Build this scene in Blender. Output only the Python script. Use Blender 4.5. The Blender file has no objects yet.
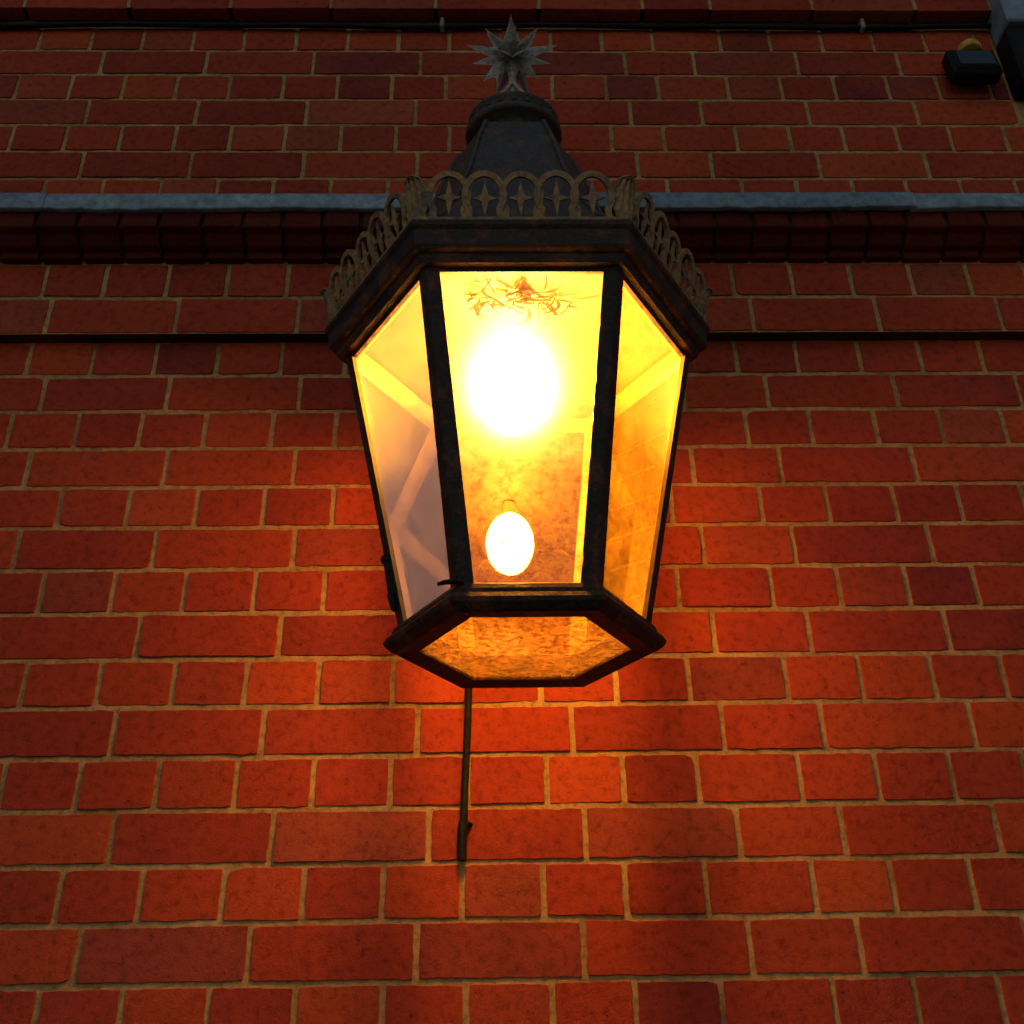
import bpy, math, random
from mathutils import Vector, Matrix, Euler, noise
random.seed(7)
S=bpy.context.scene
COL=S.collection
H0=1.5            # camera height above ground
D=1.55            # camera to wall
# ------------------------------------------------------------------ materials
def mat(name):
    m=bpy.data.materials.new(name); m.use_nodes=True
    nt=m.node_tree; nt.nodes.clear()
    return m,nt
def N(nt,t,**k):
    n=nt.nodes.new(t)
    for a,b in k.items(): setattr(n,a,b)
    return n
def L(nt,a,b): nt.links.new(a,b)
def ramp(nt,fac,stops,interp='LINEAR'):
    r=nt.nodes.new('ShaderNodeValToRGB'); r.color_ramp.interpolation=interp
    el=r.color_ramp.elements
    while len(el)<len(stops): el.new(0.5)
    for e,(p,c) in zip(el,stops):
        e.position=p; e.color=(c[0],c[1],c[2],1) if len(c)==3 else c
    L(nt,fac,r.inputs['Fac']); return r.outputs['Color']
def noi(nt,scale,detail=5,rough=0.6,vec=None,dist=0):
    n=N(nt,'ShaderNodeTexNoise'); n.inputs['Scale'].default_value=scale
    n.inputs['Detail'].default_value=detail; n.inputs['Roughness'].default_value=rough
    n.inputs['Distortion'].default_value=dist
    if vec is not None: L(nt,vec,n.inputs['Vector'])
    return n.outputs['Fac']
def mix(nt,fac,a,b,mode='MIX'):
    m=N(nt,'ShaderNodeMix',data_type='RGBA',blend_type=mode)
    for s,v in ((m.inputs[0],fac),(m.inputs[6],a),(m.inputs[7],b)):
        if hasattr(v,'links'): L(nt,v,s)
        elif isinstance(v,(int,float)): s.default_value=v
        else: s.default_value=(v[0],v[1],v[2],1)
    return m.outputs[2]
def math_(nt,op,a,b=0.0,c=0.0,clamp=False):
    m=N(nt,'ShaderNodeMath',operation=op); m.use_clamp=clamp
    for s,v in zip(m.inputs,(a,b,c)):
        if hasattr(v,'links'): L(nt,v,s)
        else: s.default_value=v
    return m.outputs[0]
def finish(nt,col,rough,height=None,bstr=0.5,bdist=0.002,metal=0.0,spec=0.5):
    p=N(nt,'ShaderNodeBsdfPrincipled')
    for k,v in (('Base Color',col),('Roughness',rough),('Metallic',metal),('Specular IOR Level',spec)):
        if hasattr(v,'links'): L(nt,v,p.inputs[k])
        elif isinstance(v,(int,float)): p.inputs[k].default_value=v
        else: p.inputs[k].default_value=(v[0],v[1],v[2],1)
    if height is not None:
        b=N(nt,'ShaderNodeBump'); b.inputs['Strength'].default_value=bstr; b.inputs['Distance'].default_value=bdist
        L(nt,height,b.inputs['Height']); L(nt,b.outputs[0],p.inputs['Normal'])
    o=N(nt,'ShaderNodeOutputMaterial'); L(nt,p.outputs[0],o.inputs[0])

def brick_material(name='brick',k=1.0):
    m,nt=mat(name)
    tc=N(nt,'ShaderNodeTexCoord').outputs['Object']
    g=N(nt,'ShaderNodeNewGeometry')
    rnd=g.outputs['Random Per Island']
    base=ramp(nt,rnd,[(0,(.20,.027,.025)),(.10,(.38,.046,.021)),(.28,(.29,.034,.021)),(.42,(.47,.070,.021)),(.56,(.35,.042,.020)),(.70,(.44,.056,.019)),(.80,(.27,.032,.021)),(.88,(.48,.078,.024)),(.94,(.19,.029,.027)),(1,(.42,.090,.040))])
    n1=noi(nt,9,5,.6,tc); n2=noi(nt,70,6,.7,tc); n3=noi(nt,300,4,.7,tc); n4=noi(nt,2.6,4,.55,tc)
    c=mix(nt,ramp(nt,n1,[(.35,(0,0,0)),(.7,(.4,.4,.4))]),base,(.50,.068,.020))
    c=mix(nt,1,c,ramp(nt,n2,[(.28,(.52,.47,.47)),(.5,(1,1,1)),(.75,(1.2,1.15,1.1))]),'MULTIPLY')
    c=mix(nt,1,c,ramp(nt,n4,[(.32,(.80*k,.77*k,.80*k)),(.48,(.92*k,.92*k,.92*k)),(.68,(1.08*k,1.08*k,1.08*k))]),'MULTIPLY')
    pit=N(nt,'ShaderNodeTexVoronoi'); pit.inputs['Scale'].default_value=95; L(nt,tc,pit.inputs['Vector'])
    pv=math_(nt,'ADD',pit.outputs['Distance'],math_(nt,'MULTIPLY',n2,.9))
    pf=ramp(nt,pv,[(.44,(1,1,1)),(.52,(0,0,0))])
    c=mix(nt,math_(nt,'MULTIPLY',pf,.6),c,(.03,.012,.010))
    c=mix(nt,ramp(nt,n3,[(.66,(0,0,0)),(.72,(.45,.45,.45))]),c,(.03,.02,.018))
    n5=noi(nt,28,6,.75,tc)
    c=mix(nt,ramp(nt,n5,[(.66,(0,0,0)),(.75,(.14,.14,.14))]),c,(.42*k,.26*k,.17*k))
    h=math_(nt,'ADD',math_(nt,'MULTIPLY',n2,.6),math_(nt,'MULTIPLY',n3,.6))
    h=math_(nt,'SUBTRACT',h,math_(nt,'MULTIPLY',pf,.30))
    finish(nt,c,.9,h,.8,.0032,0,.18)
    return m
def mortar_material(name='mortar',k=1.0):
    m,nt=mat(name)
    tc=N(nt,'ShaderNodeTexCoord').outputs['Object']
    n1=noi(nt,6,5,.6,tc); n2=noi(nt,90,6,.75,tc); n3=noi(nt,400,3,.7,tc)
    c=ramp(nt,n1,[(.3,(.28*k,.155*k,.060*k)),(.5,(.47*k,.285*k,.110*k)),(.72,(.57*k,.37*k,.16*k))])
    c=mix(nt,1,c,ramp(nt,n2,[(.3,(.45,.42,.4)),(.55,(1,1,1)),(.8,(1.15,1.15,1.15))]),'MULTIPLY')
    h=math_(nt,'ADD',n2,math_(nt,'MULTIPLY',n3,.5))
    finish(nt,c,.95,h,.7,.0025,0,.2)
    return m
def lead_material():
    m,nt=mat('lead')
    tc=N(nt,'ShaderNodeTexCoord').outputs['Object']
    n1=noi(nt,5,6,.6,tc); n2=noi(nt,60,5,.65,tc)
    c=ramp(nt,n1,[(.3,(.13,.17,.21)),(.55,(.20,.265,.32)),(.75,(.30,.38,.44))])
    c=mix(nt,1,c,ramp(nt,n2,[(.3,(.5,.5,.5)),(.6,(1.05,1.05,1.05))]),'MULTIPLY')
    finish(nt,c,.6,math_(nt,'ADD',n1,math_(nt,'MULTIPLY',n2,.3)),.4,.003,.1,.35)
    return m
def iron_material(name,dark,rust,amount,rough=.5,spec=.5):
    m,nt=mat(name)
    tc=N(nt,'ShaderNodeTexCoord').outputs['Object']
    n1=noi(nt,26,8,.72,tc); n2=noi(nt,130,5,.7,tc)
    f=ramp(nt,n1,[(.62-amount*.4,(0,0,0)),(.74-amount*.38,(1,1,1))])
    c=mix(nt,f,dark,rust)
    c=mix(nt,1,c,ramp(nt,n2,[(.3,(.35,.35,.35)),(.6,(1.15,1.15,1.15))]),'MULTIPLY')
    r=ramp(nt,n1,[(.35,(rough-.12,)*3),(.7,(rough+.3,)*3)])
    finish(nt,c,r,math_(nt,'ADD',n1,math_(nt,'MULTIPLY',n2,.6)),.8,.004,.1,spec)
    return m
def plain(name,col,rough=.6,scale=40,metal=0.0,bd=.001):
    m,nt=mat(name)
    tc=N(nt,'ShaderNodeTexCoord').outputs['Object']
    n=noi(nt,scale,5,.65,tc)
    c=mix(nt,1,(col[0],col[1],col[2]),ramp(nt,n,[(.3,(.6,.6,.6)),(.65,(1.15,1.15,1.15))]),'MULTIPLY')
    finish(nt,c,rough,n,.4,bd,metal)
    return m
def glass_material(name,tint,dirt,dlo,dhi,haze=.12,streak=True,gloss=.05,mott=0,film=(.5,.5,.5),filmf=0.0,light_grade=None,hr=.6,low=(1,1,1),hcol=(1,.8,.5),spk=(.45,.33,.22),topdirt=None,lowdirt=1.0,lowz=(.36,.58)):
    m,nt=mat(name)
    tc=N(nt,'ShaderNodeTexCoord').outputs['Object']
    mp=N(nt,'ShaderNodeMapping'); L(nt,tc,mp.inputs['Vector']); mp.inputs['Scale'].default_value=(1,1,.35 if streak else 1)
    v=mp.outputs[0]
    n1=noi(nt,9,7,.65,v,.4); n2=noi(nt,95,7,.8,tc); n3=noi(nt,260,3,.7,tc)
    n=math_(nt,'ADD',math_(nt,'MULTIPLY',n1,.55),math_(nt,'MULTIPLY',n2,.45))
    mr=N(nt,'ShaderNodeMapRange'); mr.inputs['From Min'].default_value=.38; mr.inputs['From Max'].default_value=.64
    mr.inputs['To Min'].default_value=dlo; mr.inputs['To Max'].default_value=dhi; L(nt,n,mr.inputs['Value'])
    bump=N(nt,'ShaderNodeBump'); bump.inputs['Strength'].default_value=.25 if not mott else .9; bump.inputs['Distance'].default_value=.001 if not mott else .006
    L(nt,noi(nt,6 if not mott else mott,3,.5,tc),bump.inputs['Height'])
    T=N(nt,'ShaderNodeBsdfTransparent'); T.inputs[0].default_value=(*tint,1)
    tcol=(tint[0],tint[1],tint[2])
    sx=N(nt,'ShaderNodeSeparateXYZ'); L(nt,tc,sx.inputs[0])
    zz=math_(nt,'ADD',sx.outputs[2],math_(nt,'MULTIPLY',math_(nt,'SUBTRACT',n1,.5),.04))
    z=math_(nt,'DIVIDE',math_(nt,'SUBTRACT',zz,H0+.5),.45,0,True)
    tdirt=mix(nt,n3,dirt,(dirt[0]*.6,dirt[1]*.5,dirt[2]*.4))
    if topdirt: tdirt=mix(nt,ramp(nt,z,[(.40,(0,0,0)),(.72,(1,1,1))]),tdirt,topdirt)
    if light_grade:
        tcol=mix(nt,1,tcol,ramp(nt,z,[(p,(c_,c_*cc,c_*cc*cc)) for p,c_,cc in light_grade]),'MULTIPLY')
    elif mott:
        sm=ramp(nt,noi(nt,110,5,.75,tc),[(.40,(.16,.10,.06)),(.58,(1,1,1))])
        tcol=mix(nt,1,tcol,sm,'MULTIPLY')
        tdirt=mix(nt,1,tdirt,mix(nt,.6,(1,1,1),sm),'MULTIPLY')
    else:
        sp=ramp(nt,n2,[(.38,spk),(.53,(1,1,1))])
        tcol=mix(nt,1,tcol,mix(nt,ramp(nt,z,[(.30,(1,1,1)),(.62,(.2,.2,.2))]),(1,1,1),sp),'MULTIPLY')
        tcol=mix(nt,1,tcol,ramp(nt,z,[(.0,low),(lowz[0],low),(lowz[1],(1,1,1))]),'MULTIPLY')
    if not isinstance(tcol,tuple): L(nt,tcol,T.inputs[0])
    TL=N(nt,'ShaderNodeBsdfTranslucent')
    L(nt,tdirt,TL.inputs[0])
    DF=N(nt,'ShaderNodeBsdfDiffuse'); DF.inputs[0].default_value=(*film,1)
    GL=N(nt,'ShaderNodeBsdfGlossy'); GL.inputs['Roughness'].default_value=.03; L(nt,bump.outputs[0],GL.inputs['Normal'])
    def ms(f,a,b):
        x=N(nt,'ShaderNodeMixShader')
        if hasattr(f,'links'): L(nt,f,x.inputs[0])
        else: x.inputs[0].default_value=f
        L(nt,a.outputs[0],x.inputs[1]); L(nt,b.outputs[0],x.inputs[2]); return x
    a=T
    if haze>0:
        RF=N(nt,'ShaderNodeBsdfRefraction'); RF.inputs['Roughness'].default_value=hr; RF.inputs['IOR'].default_value=1.3; RF.inputs[0].default_value=(*hcol,1)
        hz=ramp(nt,z,[(.22,(.0,)*3),(.36,(.10*haze,)*3),(.52,(haze,)*3),(.75,(haze,)*3),(1,(.4*haze,)*3)])
        hz=math_(nt,'MULTIPLY',hz,math_(nt,'ADD',.55,math_(nt,'MULTIPLY',n2,.9)))
        a=ms(hz,T,RF)
    dfac=mr.outputs[0]
    if lowdirt!=1.0: dfac=math_(nt,'MULTIPLY',dfac,ramp(nt,z,[(.35,(1,1,1)),(.62,(1/lowdirt,)*3)])); dfac=math_(nt,'MULTIPLY',dfac,lowdirt)
    a=ms(dfac,a,TL)
    if filmf>0: a=ms(filmf,a,DF)
    lw=N(nt,'ShaderNodeFresnel'); lw.inputs['IOR'].default_value=1.5
    a=ms(math_(nt,'ADD',lw.outputs[0],gloss-.04,0,True),a,GL)
    o=N(nt,'ShaderNodeOutputMaterial'); L(nt,a.outputs[0],o.inputs[0])
    return m
def bulb_material():
    m,nt=mat('bulb_glow')
    e=N(nt,'ShaderNodeEmission'); e.inputs[0].default_value=(1,.60,.24,1); e.inputs[1].default_value=560
    o=N(nt,'ShaderNodeOutputMaterial'); L(nt,e.outputs[0],o.inputs[0]); return m

M_brick=brick_material(); M_mortar=mortar_material(); M_lead=lead_material()
M_shade=brick_material('shaded_brick',.26); M_shadem=mortar_material('shaded_mortar',.10)  # brick and mortar copies darkened as the shade under the lead ledge
M_iron=iron_material('black_iron',(.024,.013,.009),(.12,.042,.020),.34,.5,.3)
M_roof=iron_material('painted_roof_iron',(.046,.034,.029),(.12,.060,.035),.28,.42,.4)
M_rust=iron_material('tarnished_brass',(.13,.075,.032),(.36,.20,.075),.60,.55)
M_pewter=iron_material('grey_iron',(.34,.30,.26),(.24,.15,.09),.30,.42)
M_dark=iron_material('soot_black_metal',(.010,.009,.009),(.02,.013,.01),.2,.6,.2)
M_ceil=plain('stained_enamel',(.095,.062,.010),.6,14)
M_inner_lit=plain('lit_inner_face',(.26,.165,.030),.6,30)  # inner iron faces coloured lighter to read as lit by the bulb
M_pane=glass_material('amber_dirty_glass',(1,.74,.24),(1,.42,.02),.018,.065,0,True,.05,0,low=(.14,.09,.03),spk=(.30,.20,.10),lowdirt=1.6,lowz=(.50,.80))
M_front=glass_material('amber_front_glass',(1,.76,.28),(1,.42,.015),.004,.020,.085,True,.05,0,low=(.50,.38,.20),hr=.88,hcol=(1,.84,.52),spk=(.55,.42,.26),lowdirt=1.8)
M_back=glass_material('light_graded_grimy_glass',(1,.72,.18),(1,.44,.015),.016,.060,0,True,.30,0,light_grade=[(0,1,1),(.14,.98,1),(.30,.74,1),(.42,.54,.98),(.62,.32,.95),(.8,.19,.9),(1,.12,.9)])  # grime, plus a height-graded tint added to shape lamplight on the wall
M_pane_pale=glass_material('pale_dirty_glass',(1,.78,.34),(.56,.50,1.0),.014,.040,0,True,.07,0,(.80,.74,.92),.42,spk=(.7,.65,.65),low=(.15,.13,.24),hcol=(1,.8,.6),topdirt=(1,.60,.10),lowz=(.42,.78))
M_bottom=glass_material('mottled_amber_glass',(.5,.26,.05),(1,.40,.04),.035,.11,0,False,.04,55)
M_bulb=bulb_material()
M_frame=plain('pale_grey_paint',(.20,.26,.32),.45,20)
m,nt=mat('window_glass'); p=N(nt,'ShaderNodeBsdfPrincipled'); p.inputs['Base Color'].default_value=(.02,.03,.04,1); p.inputs['Roughness'].default_value=.06
nb=N(nt,'ShaderNodeBump'); nb.inputs['Strength'].default_value=.1; L(nt,noi(nt,3),nb.inputs['Height']); L(nt,nb.outputs[0],p.inputs['Normal'])
o=N(nt,'ShaderNodeOutputMaterial'); L(nt,p.outputs[0],o.inputs[0]); M_wglass=m
M_yellow=plain('yellow_plastic',(.65,.34,.03),.5,60)
M_pave=plain('paving_stone',(.22,.21,.19),.9,6,0,.004)
M_flake=plain('dry_leaf',(.11,.062,.010),.8,90)

# ------------------------------------------------------------------ helpers
def obj(name,verts,faces,mats,parent=None,smooth=False,fm=None,loc=None):
    me=bpy.data.meshes.new(name); me.from_pydata([tuple(v) for v in verts],[],faces); me.update()
    for mm in (mats if isinstance(mats,(list,tuple)) else [mats]): me.materials.append(mm)
    if fm: me.polygons.foreach_set('material_index',fm)
    if smooth: me.polygons.foreach_set('use_smooth',[True]*len(me.polygons))
    ob=bpy.data.objects.new(name,me); COL.objects.link(ob)
    if parent: ob.parent=parent
    if loc: ob.location=loc
    return ob
def empty(name,loc,label,cat):
    e=bpy.data.objects.new(name,None); e.empty_display_size=.1; COL.objects.link(e); e.location=loc
    e['label']=label; e['category']=cat; return e
class G:
    def __init__(s): s.v=[]; s.f=[]; s.m=[]
    def add(s,v,f,mi=0):
        o=len(s.v); s.v+= [tuple(x) for x in v]; s.f+=[tuple(i+o for i in q) for q in f]; s.m+=[mi]*len(f)
    def box(s,c,d,mi=0,b=0.0,R=None):
        cx,cy,cz=c; x,y,z=d[0]/2,d[1]/2,d[2]/2
        b=min(b,x*.9,y*.9,z*.9) if b else min(x,y,z)*.12
        vs=[]; idx={}
        for sx in(-1,1):
            for sy in(-1,1):
                for sz in(-1,1):
                    for k in range(3):
                        p=[sx*(x-b),sy*(y-b),sz*(z-b)]
                        p[k]=(sx*x,sy*y,sz*z)[k]
                        idx[(sx,sy,sz,k)]=len(vs); vs.append(Vector(p))
        fs=[]
        for k in range(3):
            a,bb=[i for i in range(3) if i!=k]
            for sg in(-1,1):
                q=[]
                for (p1,p2) in((-1,-1),(1,-1),(1,1),(-1,1)):
                    t=[0,0,0]; t[k]=sg; t[a]=p1; t[bb]=p2
                    q.append(idx[(t[0],t[1],t[2],k)])
                fs.append(tuple(q))
            for p1 in(-1,1):
                for p2 in(-1,1):
                    t=[0,0,0]; t[a]=p1; t[bb]=p2
                    t1=list(t); t1[k]=-1; t2=list(t); t2[k]=1
                    fs.append((idx[(*t1,a)],idx[(*t2,a)],idx[(*t2,bb)],idx[(*t1,bb)]))
        for sx in(-1,1):
            for sy in(-1,1):
                for sz in(-1,1): fs.append(tuple(idx[(sx,sy,sz,k)] for k in range(3)))
        if R is not None: vs=[R@v for v in vs]
        s.add([(v.x+cx,v.y+cy,v.z+cz) for v in vs],fs,mi)
    def lathe(s,prof,n,c=(0,0,0),closed=False,a0=0.0,mi=0,cap=False):
        vs=[]; fs=[]
        for (r,z) in prof:
            for i in range(n):
                a=a0+2*math.pi*i/n; vs.append((c[0]+r*math.cos(a),c[1]+r*math.sin(a),c[2]+z))
        m=len(prof)
        for j in range(m if closed else m-1):
            k=(j+1)%m
            for i in range(n):
                i2=(i+1)%n; fs.append((j*n+i,j*n+i2,k*n+i2,k*n+i))
        if cap:
            fs.append(tuple(range(n))[::-1]); fs.append(tuple((m-1)*n+i for i in range(n)))
        s.add(vs,fs,mi)
    def tube(s,pts,r,n=8,mi=0,closed=False,caps=True,flat=None):
        pts=[Vector(p) for p in pts]; m=len(pts); vs=[]; fs=[]
        up=None
        for i,p in enumerate(pts):
            if closed: t=(pts[(i+1)%m]-pts[i-1]).normalized()
            else: t=(pts[min(i+1,m-1)]-pts[max(i-1,0)]).normalized()
            if up is None: up=Vector((0,0,1)) if abs(t.z)<.9 else Vector((1,0,0))
            if flat is not None: up=Vector(flat)
            sd=t.cross(up).normalized(); u=sd.cross(t).normalized()
            if flat is None: up=u
            rr=r[i] if isinstance(r,(list,tuple)) and not flat else r
            for k in range(n):
                a=2*math.pi*(k+.5)/n
                if flat is not None: vs.append(p+sd*r[0]*math.cos(a)*1.414+u*r[1]*math.sin(a)*1.414)
                else: vs.append(p+sd*rr*math.cos(a)+u*rr*math.sin(a))
        for i in range(m if closed else m-1):
            j=(i+1)%m
            for k in range(n):
                k2=(k+1)%n; fs.append((i*n+k,i*n+k2,j*n+k2,j*n+k))
        if caps and not closed: fs.append(tuple(range(n))[::-1]); fs.append(tuple((m-1)*n+i for i in range(n)))
        s.add(vs,fs,mi)
    def obj(s,name,mats,parent=None,smooth=False):
        return obj(name,s.v,s.f,mats,parent,smooth,s.m)

# ------------------------------------------------------------------ brick wall
PIT=.0766
def add_brick(g,x0,x1,z0,z1,yf,back=.03,mi=0):
    """irregular hand-made brick; face toward -Y at y=yf"""
    j=.0007
    w=x1-x0; h=z1-z0
    nx=max(3,int(w/.011)); nz=5
    pts=[]
    sk=random.uniform(-.0014,.0014); sk2=random.uniform(-.0014,.0014)
    rc=[random.uniform(.0002,.0022) for _ in range(4)]
    if random.random()<.15: rc[random.randrange(4)]=random.uniform(.004,.008)
    def e(a,b): return random.uniform(-j,j) if random.random()<.93 else random.uniform(-j,j)*2.6
    for i in range(nx+1):
        t=i/nx; dz=rc[0] if i==0 else (rc[1] if i==nx else 0)
        pts.append((x0+w*t+(0 if 0<i<nx else (dz if i==0 else -dz)*.3),z0+e(0,0)+dz*.5+sk2*(t-.5)))
    for i in range(1,nz): pts.append((x1+e(0,0),z0+h*i/nz))
    for i in range(nx+1):
        t=1-i/nx; dz=rc[2] if i==0 else (rc[3] if i==nx else 0)
        pts.append((x0+w*t+(0 if 0<i<nx else (-dz if i==0 else dz)*.3),z1+e(0,0)-dz*.5+sk*(t-.5)*1.5))
    for i in range(1,nz): pts.append((x0+e(0,0),z1-h*i/nz))
    n=len(pts); cx=(x0+x1)/2; cz=(z0+z1)/2
    tx=random.uniform(-.003,.003); tz=random.uniform(-.008,.008); off=random.uniform(-.0012,.0006)
    def Y(x,z): return yf+off+(x-cx)*tx*2+(z-cz)*tz*2
    ring0=[];ring1=[];ring2=[];ring3=[]
    for x,z in pts:
        dx=cx-x; dz=cz-z
        q=lambda d,m_: (m_ if d>0 else -m_)*min(1,abs(d)/.01)
        ring0.append((x,yf+back,z))
        ring1.append((x,Y(x,z)+.0006+random.uniform(0,.0003),z))
        k=random.uniform(.0003,.0008)
        ring2.append((x+q(dx,k),Y(x,z),z+q(dz,k)))
        ring3.append((x+q(dx,.008),Y(x,z),z+q(dz,.008)))
    vs=ring0+ring1+ring2+ring3; fs=[]
    for r in range(3):
        for i in range(n):
            i2=(i+1)%n; fs.append((r*n+i,r*n+i2,(r+1)*n+i2,(r+1)*n+i))
    fs.append(tuple(3*n+i for i in range(n)))
    g.add(vs,fs,mi)
XL,XR=-2.6,2.6
WIN=(1.118,2.05,1.86,3.1) # x0,x1,h0,h1
def courses(g,h0,pitches,yf,first_stretcher,x0s=.3456,x0h=.298,win=False):
    h=h0
    for i,p in enumerate(pitches):
        st=(i%2==0)==first_stretcher
        pit=.2240 if st else .1120
        X0=(x0s if st else x0h)+random.uniform(-.004,.004)
        edges=[X0]
        while edges[0]>XL: edges.insert(0,edges[0]-pit*random.uniform(.97,1.03))
        edges.append(edges[-1]+.150)
        while edges[-1]<XR: edges.append(edges[-1]+pit*random.uniform(.97,1.03))
        mo=.0040
        for a,b in zip(edges[:-1],edges[1:]):
            if win and b>WIN[0]-.005 and h+p>WIN[2] and h<WIN[3]:
                if a<WIN[0]-.02: b=WIN[0]-.0
                elif a<WIN[1]: continue
            add_brick(g,a+mo+random.uniform(0,.0012),b-mo,h+mo+random.uniform(-.0006,.0008)+H0,h+p-mo+random.uniform(-.0008,.0004)+H0,yf)
        h+=p
    return h
wall=empty('brick_wall',(0,0,0),'old red brick wall with lead-capped moulded ledge','wall')
g=G()
nlow=20
courses(g,.152-nlow*PIT,[PIT]*(nlow+14),0.0,True)
def mortar(g,x0,x1,h0,h1,y,nx=160,nz=40,amp=.0006):
    vs=[];fs=[]
    for j in range(nz+1):
        for i in range(nx+1):
            x=x0+(x1-x0)*i/nx; z=H0+h0+(h1-h0)*j/nz
            vs.append((x,y+noise.noise(Vector((x*25,z*25,1.3)))*amp*2,z))
    for j in range(nz):
        for i in range(nx):
            a=j*(nx+1)+i; fs.append((a,a+1,a+nx+2,a+nx+1))
    g.add(vs,fs,1)
mortar(g,XL,XR,-1.5,1.235,.0022,300,160)
courses(g,1.710-.077*3,[.077]*8,0.0,True,x0s=.30,x0h=.36,win=True)
courses(g,2.108,[.077]*12,-.035,True,win=True)
mortar(g,XL,XR,1.46,2.14,.0022,300,40)
mortar(g,XL,XR,2.116,3.03,-.0328,300,40)
g.obj('wall_face',[M_brick,M_mortar],wall)
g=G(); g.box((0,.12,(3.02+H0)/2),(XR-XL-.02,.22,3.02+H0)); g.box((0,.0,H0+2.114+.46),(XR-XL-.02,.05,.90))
g.obj('wall_core',[M_shadem],wall)
g=G(); courses(g,1.221,[.083,.083],-.026,True,x0s=.33,x0h=.30)
mortar(g,XL,XR,1.2225,1.40,-.0238,300,20)
g.add([(XL,-.0222,H0+1.2228),(XR,-.0222,H0+1.2228),(XR,.01,H0+1.2228),(XL,.01,H0+1.2228)],[(0,1,2,3)],2)  # dark underside sheet, coloured as the shadow line below the band
g.obj('brick_band',[M_brick,M_mortar,M_shadem],wall)
g=G()
x=XL
prof=[(-.012,1.387),(-.038,1.387),(-.039,1.388),(-.039,1.402),(-.052,1.403),(-.056,1.406),(-.062,1.413),(-.067,1.421),(-.082,1.422),(-.084,1.424),(-.084,1.470),(-.012,1.470)]
while x<XR:
    w=.074*random.uniform(.94,1.06)
    dy=random.uniform(-.002,.002); dz=random.uniform(-.0015,.0015)
    n=len(prof); vs=[]
    for xx in (x+.0038,x+.0048,x+w-.0048,x+w-.0038):
        k=.0015 if xx in(x+.0038,x+w-.0038) else 0
        for (py,pz) in prof: vs.append((xx,py+dy+k,H0+pz+dz+k))
    fs=[]
    for a in range(3):
        for i in range(n):
            i2=(i+1)%n; fs.append((a*n+i,a*n+i2,(a+1)*n+i2,(a+1)*n+i))
    fs.append(tuple(range(n))); fs.append(tuple(3*n+i for i in range(n))[::-1])
    g.add(vs,fs,0); x+=w
pm=[(p[0]+.006,p[1]+.004) for p in prof[1:-1]]
n=len(pm); vs=[(XL,a,H0+b) for a,b in pm]+[(XR,a,H0+b) for a,b in pm]
g.add(vs,[(i,i+1,n+i+1,n+i) for i in range(n-1)],1)
g.obj('moulded_cornice',[M_shade,M_shadem],wall)
g=G()
xs=[XL,-1.75,-.83,.10,.785,1.7,XR]
for k,(a,b) in enumerate(zip(xs[:-1],xs[1:])):
    nx=int((b-a)/.012); pr=[]
    oy=-.0025*(k%2)
    for i in range(nx+1):
        xx=a+(b-a)*i/nx+(.012 if i==nx else 0)
        wv=noise.noise(Vector((xx*6,3.1+k,0)))*.003+noise.noise(Vector((xx*22,k,5)))*.0012
        lo=1.457+noise.noise(Vector((xx*5,9.7,k)))*.006+noise.noise(Vector((xx*30,2,k)))*.003
        pr.append([(-.084+oy,lo+.001),(-.094+oy+wv,lo),(-.0955+oy+wv,lo+.003),(-.0945+oy+wv,lo+.022),(-.093+oy+wv*.6,1.495),(-.089+oy+wv*.4,1.500),(-.078+oy,1.503),(0.004,1.535+oy)])
    m=len(pr[0]); vs=[(a+(b-a)*i/nx+(.012 if i==nx else 0),q[0],H0+q[1]) for i,c in enumerate(pr) for q in c]
    fs=[(i*m+j,i*m+j+1,(i+1)*m+j+1,(i+1)*m+j) for i in range(nx) for j in range(m-1)]
    g.add(vs,fs,0)
g.obj('lead_flashing',[M_lead],wall,True)
win=bpy.data.objects.new('window',None); COL.objects.link(win); win.parent=wall
g=G(); x0,x1,h0,h1=WIN
yb=-.052
g.box((x0+.024,yb+.015,H0+(h0+.17+h1)/2),(.048,.07,h1-h0-.17),0,.004)
g.box((x1-.022,yb+.015,H0+(h0+.17+h1)/2),(.044,.07,h1-h0-.17),0,.004)
g.box(((x0+x1)/2,yb+.017,H0+h0+.195),(x1-x0-.098,.06,.05),0,.004)
g.box(((x0+x1)/2,yb+.017,H0+h1-.04),(x1-x0-.098,.06,.07),0,.004)
g.box(((x0+x1)/2,yb+.019,H0+(h0+h1)/2+.09),(.03,.05,h1-h0-.31),0,.004)
g.obj('window_frame',[M_frame],win)
g=G(); g.box(((x0+x1)/2,yb+.028,H0+(h0+h1)/2+.08),(x1-x0-.08,.008,h1-h0-.24)); g.obj('window_pane',[M_wglass],win)
g=G(); g.box(((x0+x1)/2,-.028,H0+h0+.085),(x1-x0,.06,.17),0,.006); g.obj('window_sill',[M_dark],win)

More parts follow.
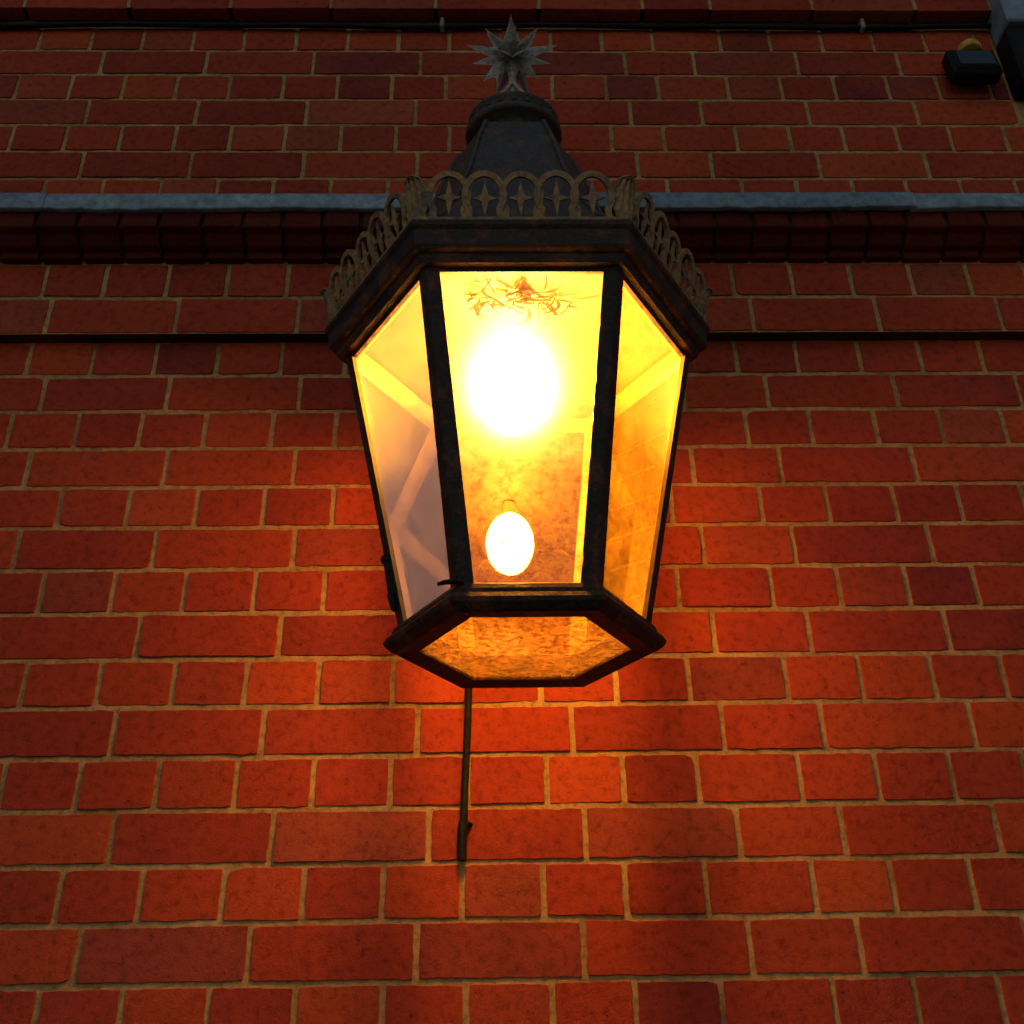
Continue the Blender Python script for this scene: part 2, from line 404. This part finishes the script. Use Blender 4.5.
# ------------------------------------------------------------------ lantern
AX=(.041,-.33)
C=(AX[0],AX[1],H0)
lan=empty('wall_lantern',(AX[0],AX[1],H0+.5),'hexagonal black iron lantern, lit amber, with star finial','lantern')
def place(o,parent=lan,sq=.90):
    for v in o.data.vertices: v.co.y=AX[1]+(v.co.y-AX[1])*sq
    o.parent=parent; o.matrix_parent_inverse=Matrix.Translation(-Vector(lan.location)); return o
def hv(R,h,i): 
    a=math.radians(60*i); return Vector((C[0]+R*math.cos(a),C[1]+R*math.sin(a),H0+h))
g=G()
g.lathe([(.129,.489),(.158,.486),(.163,.488),(.1715,.495),(.1735,.500),(.170,.506),(.162,.509),(.163,.514),(.160,.520),(.151,.524),(.134,.524),(.129,.518)],6,C,True)
place(g.obj('base_frame',[M_iron]))
g=G(); g.lathe([(.0001,.4925),(.137,.4925)],6,C); place(g.obj('bottom_pane',[M_bottom]))
Rb,hb,Rt,ht=.156,.518,.247,.945
for i in range(6):
    w=.0180; t=.006; r=.0012; rows=[]
    ns=40
    for s_ in range(ns+1):
        f=s_/ns; R=Rb+(Rt-Rb)*f; h=hb+(ht-hb)*f
        P=hv(R,h,i); e1=(hv(R,h,(i+1)%6)-P).normalized(); e2=(hv(R,h,(i-1)%6)-P).normalized()
        c=Vector((C[0],C[1],P.z)); inn=(c-P).normalized()
        w1=w+random.uniform(-.0002,.0001)-(.0008 if random.random()<.06 else 0); w2=w+random.uniform(-.0002,.0001)-(.0008 if random.random()<.06 else 0)
        rows+=[P+e1*r,P+e1*w1,P+e1*w1+(inn*1.1547*t-e1*t*.577),P+inn*t*1.4+inn*.003,P+e2*w2+(inn*1.1547*t-e2*t*.577),P+e2*w2,P+e2*r]
    fs=[];fm=[]
    for s_ in range(ns):
        for k in range(7):
            fs.append((s_*7+k,s_*7+(k+1)%7,(s_+1)*7+(k+1)%7,(s_+1)*7+k)); fm.append(1 if k in((2,3) if i in(4,5) else (1,2,3,4)) else 0)
    fs+=[tuple(range(7))[::-1],tuple(range(7*ns,7*ns+7))]; fm+=[0,0]
    place(obj('post',rows,fs,[M_iron,M_inner_lit],fm=fm))
for i in range(6):
    q=[]
    for (R,h) in((Rb-.0075,hb-.004),(Rt-.0075,ht+.004)):
        q.append((hv(R,h,i),hv(R,h,(i+1)%6)))
    a,b=q[0]; d,c=q[1]
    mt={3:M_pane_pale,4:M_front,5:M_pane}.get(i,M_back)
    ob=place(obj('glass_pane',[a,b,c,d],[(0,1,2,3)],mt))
    if i==3: ob['label']='pale hazy glass pane with sky sheen'
for i in range(6):
    g=G()
    p0=hv(Rb-.012,hb+.002,i); p1=hv(Rb-.012,hb+.002,(i+1)%6)
    g.tube([p0.lerp(p1,.04),p0.lerp(p1,.96)],.0028,6); place(g.obj('bottom_bead',[M_inner_lit]))
    dp=.020 if i in(3,4,5) else .005
    g=G(); q0=hv(Rt-.006,ht-.001,i); q1=hv(Rt-.006,ht-.001,(i+1)%6); rr=(Rt-Rb)/(ht-hb)*dp
    r0=hv(Rt-.006-rr,ht-dp,i); r1=hv(Rt-.006-rr,ht-dp,(i+1)%6)
    a,b,c,d=q0.lerp(q1,.05),q0.lerp(q1,.95),r0.lerp(r1,.95),r0.lerp(r1,.05)
    nn=(b-a).cross(d-a).normalized()*.0035
    if nn.dot(a-Vector((C[0],C[1],a.z)))<0: nn=-nn
    vs=[p+nn for p in(a,b,c,d)]+[p-nn for p in(a,b,c,d)]
    g.add(vs,[(0,1,2,3),(0,4,5,1),(1,5,6,2),(2,6,7,3),(3,7,4,0)]); g.f.append((7,6,5,4)); g.m.append(1)
    if i<3: g.m=[1]*6
    place(g.obj('top_rail',[M_iron,M_inner_lit]))
g=G()
g.lathe([(.222,.938),(.244,.931),(.253,.931),(.257,.937),(.258,.943),(.266,.946),(.270,.950),(.272,.973),(.277,.978),(.2785,.983),(.275,.988),(.262,.989),(.225,.987)],6,C,True)
for q in range(len(g.f)):
    if q//6 in (0,12): g.m[q]=1
place(g.obj('top_ring',[M_iron,M_inner_lit]))
g=G(); g.lathe([(.0001,.962),(.10,.960),(.222,.946)],6,C); o=place(g.obj('ceiling_plate',[M_ceil]))
g=G()
g.lathe([(.262,.989),(.250,.998),(.205,1.050),(.165,1.120),(.134,1.200),(.110,1.280),(.088,1.335),(.072,1.348),(.0001,1.350)],6,C)
place(g.obj('roof',[M_roof]))
for i in range(6):
    g=G()
    pts=[hv(r,h,i) for r,h in[(.251,.998),(.206,1.050),(.166,1.120),(.135,1.200),(.111,1.280),(.089,1.335)]]
    g.tube(pts,.004,6)
    place(g.obj('roof_rib',[M_roof]))
g=G()
g.lathe([(.058,1.345),(.060,1.352),(.056,1.358),(.056,1.366),(.073,1.370),(.078,1.375),(.078,1.381),(.073,1.386),(.070,1.388),(.070,1.399),(.074,1.402),(.074,1.407),(.065,1.416),(.048,1.426),(.031,1.433),(.018,1.438),(.013,1.444),(.016,1.450),(.016,1.457),(.009,1.463),(.0001,1.464)],40,C)
for k in range(20):
    a=2*math.pi*k/20; p=Vector((C[0]+.0705*math.cos(a),C[1]+.0705*math.sin(a),H0+1.3935))
    g.lathe([(.0001,-.005),(.0035,-.003),(.0045,0),(.0035,.003),(.0001,.005)],8,p)
place(g.obj('cap',[M_roof],None,True))
# star finial
g=G()
sc=Vector((C[0],C[1],H0+1.573))
g.tube([(C[0],C[1],H0+1.460),(C[0],C[1],H0+1.475),(C[0],C[1],H0+1.50),(C[0],C[1],H0+1.55)],[.014,.007,.006,.008],10)
for sx in(-1,1): g.tube([(C[0],C[1]-.006,H0+1.50),(C[0]+sx*.012,C[1]-.006,H0+1.482),(C[0]+sx*.026,C[1]-.006,H0+1.462)],[.005,.004,.003],6)
dirs=[]
for k in range(10):
    a=math.radians(90+36*k); dirs.append((Vector((math.cos(a),-.05,math.sin(a))),(.104 if k==0 else .082) if k%2==0 else .074,.0150))
for k in range(5):
    a=math.radians(72*k+20)
    for sy in(-1,1): dirs.append((Vector((math.cos(a)*.72,sy*.7,math.sin(a)*.72)).normalized(),.066,.013))
for sy in(-1,1): dirs.append((Vector((.1,sy,0)).normalized(),.06,.012))
for d,l,r1 in dirs:
    l*=random.uniform(.90,1.06)
    u=d.cross(Vector((0,1,0))) 
    if u.length<.2: u=d.cross(Vector((1,0,0)))
    u.normalize(); w=d.cross(u).normalized()
    m=sc+d*l*.36; r2=.0050
    g.add([sc,m+u*r1,m+w*r2,m-u*r1,m-w*r2,sc+d*l],[(0,1,2),(0,2,3),(0,3,4),(0,4,1),(5,2,1),(5,3,2),(5,4,3),(5,1,4)])
place(g.obj('star_finial',[M_pewter]),sq=1)
# cresting: rounded arches with pierced crosses
for i in range(6):
    A=hv(.270,.986,i); B=hv(.270,.986,(i+1)%6); e=(B-A); Ln=e.length; e.normalize()
    outw=((A+B)/2-Vector((C[0],C[1],A.z))).normalized()
    up=(Vector((0,0,1))+outw*.24).normalized(); nrm=e.cross(up).normalized()
    g=G()
    na=5; m0=.020; pit=(Ln-2*m0)/na
    T=lambda x,z:A+e*x+up*z
    g.tube([T(.008,.004),T(Ln-.008,.004)],(.0022,.0045),4,flat=nrm)
    for k in range(na):
        cx=m0+pit*(k+.5); jz=random.uniform(-.0012,.0012); jt=random.uniform(-.0010,.0010)
        hw=pit*.54; hh=.032; cz=.040+jz
        pts=[T(cx-hw*.82,.006)]
        for q in range(23):
            a=math.pi*(1.22-1.44*q/22)
            pts.append(T(cx+jt+hw*math.cos(a),cz+hh*math.sin(a))+nrm*(.0012 if k%2 else -.0012))
        pts.append(T(cx+hw*.82,.006))
        g.tube(pts,(.0042,.0024),4,flat=nrm)
        pp=[]
        for q in range(8):
            a=math.pi/4*q; r=(.027 if q%4==2 else .0165) if q%2==0 else .0062
            pp.append((cx+r*math.cos(a),cz-.004+r*math.sin(a)))
        f=[T(*p)+nrm*.0016 for p in pp]; b=[T(*p)-nrm*.0016 for p in pp]
        g.add(f+b,[tuple(range(8)),tuple(range(8,16))[::-1]]+[(q,(q+1)%8,8+(q+1)%8,8+q) for q in range(8)])
    place(g.obj('cresting',[M_rust]))
# corner leaves: cupped rounded palmettes
for i in range(6):
    P=hv(.268,.984,i); out=(P-Vector((C[0],C[1],P.z))).normalized(); tan=Vector((-out.y,out.x,0))
    vs=[];fs=[]; nu,nv=26,16
    for a in range(nu+1):
        t=a/nu
        if t<.5: w=.009+.0085*math.sin(t/.5*math.pi/2)
        else: w=.0175*math.sqrt(max(.02,1-((t-.5)/.5)**2))
        w*=1+.08*math.sin(t*math.pi*7)
        z=.078*t-.010*max(0,t-.75)**2*16; o=.003+.016*t**1.8
        c=P+Vector((0,0,z))+out*o
        for b in range(nv+1):
            s=b/nv*2-1
            rib=.0026*math.cos(s*math.pi*4.0)
            vs.append(c+tan*w*s-out*(.55*w*s*s-rib))
    for a in range(nu):
        for b in range(nv):
            k=a*(nv+1)+b; fs.append((k,k+1,k+nv+2,k+nv+1))
    o=place(obj('corner_leaf',vs,fs,M_rust,None,True)); md=o.modifiers.new('s','SOLIDIFY'); md.thickness=.0025
# bulb
g=G()
BX=(C[0]-.010,C[1],C[2])
pr=[(.0001,.806)]
for k in range(1,20):
    a=-math.pi/2+math.pi*k/20; r=.0385*math.cos(a); z=.867+.061*math.sin(a)
    pr.append((r,z))
pr+= [(.0001,.928)]
g.lathe(pr,28,BX); place(g.obj('light_bulb',[M_bulb],None,True),sq=1)
g=G(); g.lathe([(.0001,.926),(.0022,.929),(.0022,.955),(.012,.957),(.012,.961),(.0001,.9615)],20,BX); place(g.obj('lamp_holder',[M_inner_lit],None,True),sq=1)
# dried leaves and strands caught under the ceiling
g=G()
for k in range(34):
    c=Vector((C[0]+random.gauss(-.006,.036),C[1]-.117+random.gauss(0,.013),H0+.955-random.uniform(.0,.010)))
    w=random.uniform(.006,.010); l=random.uniform(.026,.050); th=random.gauss(0,.8)+random.choice((0,math.pi)); cur=random.uniform(1.0,2.8)
    d=Vector((math.cos(th),math.sin(th),0)); s=Vector((-d.y,d.x,0)); vs=[];fs=[]
    bend=random.uniform(-1.6,1.6)
    for j in range(11):
        t=j/10; p=c+d*l*math.sin(t*cur)/cur+s*l*bend*.35*t*t+Vector((0,0,-l*.5*(1-math.cos(t*cur))/cur))
        ww=w*(math.sin(math.pi*(.04+.94*t))**.8)
        vs+=[p-s*ww/2,p+Vector((0,0,.002)),p+s*ww/2]
    g.add(vs,[(3*j+q,3*j+q+1,3*j+q+4,3*j+q+3) for j in range(10) for q in(0,1)])
for k in range(12):
    x_=C[0]+random.gauss(-.01,.036); y_=C[1]-.118+random.gauss(0,.016); th=random.uniform(0,6.28); pts=[]; cv=random.uniform(-3,3)
    for j in range(12):
        pts.append((x_,y_,H0+.955-.016*math.sin(j/11*math.pi))); x_+=math.cos(th)*.005; y_+=math.sin(th)*.005; th+=cv*.12
    g.tube(pts,.0011,5)
place(g.obj('dried_leaves',[M_flake]))
# side latch with loose ends
g=G()
p=hv(.172,.575,3)
g.box((p.x+.006,p.y-.004,p.z+.01),(.014,.012,.050),0,.002,Matrix.Rotation(-.17,3,'Y'))
g.box((p.x-.002,p.y-.006,p.z+.036),(.012,.012,.012),0,.003,Matrix.Rotation(.3,3,'Y'))
g.box((p.x+.009,p.y-.005,p.z-.022),(.010,.010,.026),0,.003,Matrix.Rotation(-.3,3,'Y'))
place(g.obj('latch',[M_dark]))
p=hv(.163,.516,4)
g=G(); g.tube([p+Vector((-.020,-.001,.002)),p+Vector((-.012,-.002,.004)),p+Vector((.002,-.003,.005)),p+Vector((.010,-.002,.003))],[.002,.003,.003,.002],8)
place(g.obj('hinge',[M_dark]))
# wall bracket, hidden behind the lantern
g=G()
yb_=C[1]+.866*.262*.9
g.box((C[0],-.008,H0+.90),(.06,.012,.20),0,.003)
g.tube([(C[0],-.010,H0+.955),(C[0],-.07,H0+.965),(C[0],yb_,H0+.966)],.010,8)
g.obj('wall_bracket',[M_dark]); o=bpy.data.objects['wall_bracket']; o.parent=lan; o.matrix_parent_inverse=Matrix.Translation(-Vector(lan.location))

# ------------------------------------------------------------------ rod on the wall below
rod=empty('hanging_rod',(-.04,-.02,H0+.3),'thin rusty iron rod fixed down the brick wall','metal rod')
g=G()
g.tube([(-.034,-.008,H0+.60),(-.036,-.008,H0+.50),(-.040,-.007,H0+.40),(-.041,-.008,H0+.35),(-.042,-.008,H0+.335)],.0052,10)
o=g.obj('rod',[M_dark]); o.parent=rod; o.matrix_parent_inverse=Matrix.Translation(-Vector(rod.location))
g=G()
g.tube([(-.043,-.008,H0+.360),(-.043,-.008,H0+.350),(-.043,-.008,H0+.320),(-.043,-.008,H0+.306)],[.0055,.0068,.0066,.0064],10)
g.tube([(-.043,-.008,H0+.353),(-.034,-.008,H0+.357),(-.030,.004,H0+.357)],.0035,8)
o=g.obj('rod_end',[M_dark]); o.parent=rod; o.matrix_parent_inverse=Matrix.Translation(-Vector(rod.location))

# ------------------------------------------------------------------ cable high on the wall
cab=empty('wall_cable',(0,-.03,H0+2.09),'black cable clipped along brick wall beneath ledge','cable')
def cp(o): o.parent=cab; o.matrix_parent_inverse=Matrix.Translation(-Vector(cab.location)); return o
g=G(); pts=[(x*.1,-.010-.002*math.sin(x*1.3),H0+2.088+.003*math.sin(x*.7)) for x in range(-11,26)]
g.tube(pts,.006,10); cp(g.obj('cable_run',[M_dark],None,True))
g=G(); g.box((-1.13,-.022,H0+2.095),(.05,.05,.045),0,.005); cp(g.obj('junction_box',[M_dark]))
for x in(-.10,.83):
    g=G(); g.box((x,-.012,H0+2.090),(.009,.020,.030),0,.003); cp(g.obj('cable_clip',[M_pewter]))
# ------------------------------------------------------------------ security light
sl=empty('security_light',(1.0,-.02,H0+1.9),'small black security light with yellow cap on wall','light')
def sp(o): o.parent=sl; o.matrix_parent_inverse=Matrix.Translation(-Vector(sl.location)); return o
R=Matrix.Rotation(math.radians(-6),3,'X')
g=G(); g.box((1.03,-.034,H0+1.925),(.105,.036,.080),0,.005,R); g.box((1.03,-.053,H0+1.925),(.090,.006,.062),0,.002,R); sp(g.obj('lamp_housing',[M_dark]))
g=G(); g.box((1.03,-.0575,H0+1.925),(.076,.005,.050),0,.002,R); sp(g.obj('lamp_lens',[M_wglass]))
g=G(); g.box((1.03,-.008,H0+1.93),(.03,.018,.05),0,.003); sp(g.obj('mounting_bracket',[M_dark]))
g=G(); g.lathe([(.0001,.0),(.024,.0),(.026,.008),(.022,.022),(.010,.030),(.0001,.032)],16,(1.035,-.036,H0+1.966)); sp(g.obj('sensor_cap',[M_yellow],None,True))

# ------------------------------------------------------------------ ground
vs=[(-60,-60,0),(60,-60,0),(60,60,0),(-60,60,0)]
gr=obj('pavement',vs,[(0,1,2,3)],M_pave); gr['kind']='structure'; gr['label']='grey stone pavement'

# ------------------------------------------------------------------ light
w=bpy.data.worlds.new('World'); S.world=w; w.use_nodes=True; nt=w.node_tree; nt.nodes.clear()
sk=N(nt,'ShaderNodeTexSky',sky_type='NISHITA',sun_disc=False); sk.sun_elevation=math.radians(6); sk.sun_rotation=math.radians(20)
bg=N(nt,'ShaderNodeBackground'); bg.inputs[1].default_value=.115; L(nt,sk.outputs[0],bg.inputs[0])
o=N(nt,'ShaderNodeOutputWorld'); L(nt,bg.outputs[0],o.inputs[0])
sd=bpy.data.lights.new('sun','SUN'); sd.energy=.15; sd.angle=math.radians(25); sd.color=(1,.90,.92)
so=bpy.data.objects.new('sun',sd); COL.objects.link(so); so.rotation_euler=(math.radians(48),0,math.radians(-15)); so.location=(0,-5,8)

# ------------------------------------------------------------------ camera
cd=bpy.data.cameras.new('camera'); cam=bpy.data.objects.new('camera',cd); COL.objects.link(cam)
cd.sensor_width=36; cd.lens=36*1072/1024; cd.clip_start=.02; cd.clip_end=300
Rm=Matrix.Rotation(math.radians(-1.3),4,'Z')@Matrix.Rotation(math.radians(90+29.2),4,'X')@Matrix.Rotation(math.radians(-1.0),4,'Z')
cam.matrix_world=Matrix.Translation((0,-D,H0))@Rm
S.camera=cam
S.view_settings.view_transform='Standard'; S.view_settings.look='None'; S.view_settings.exposure=0
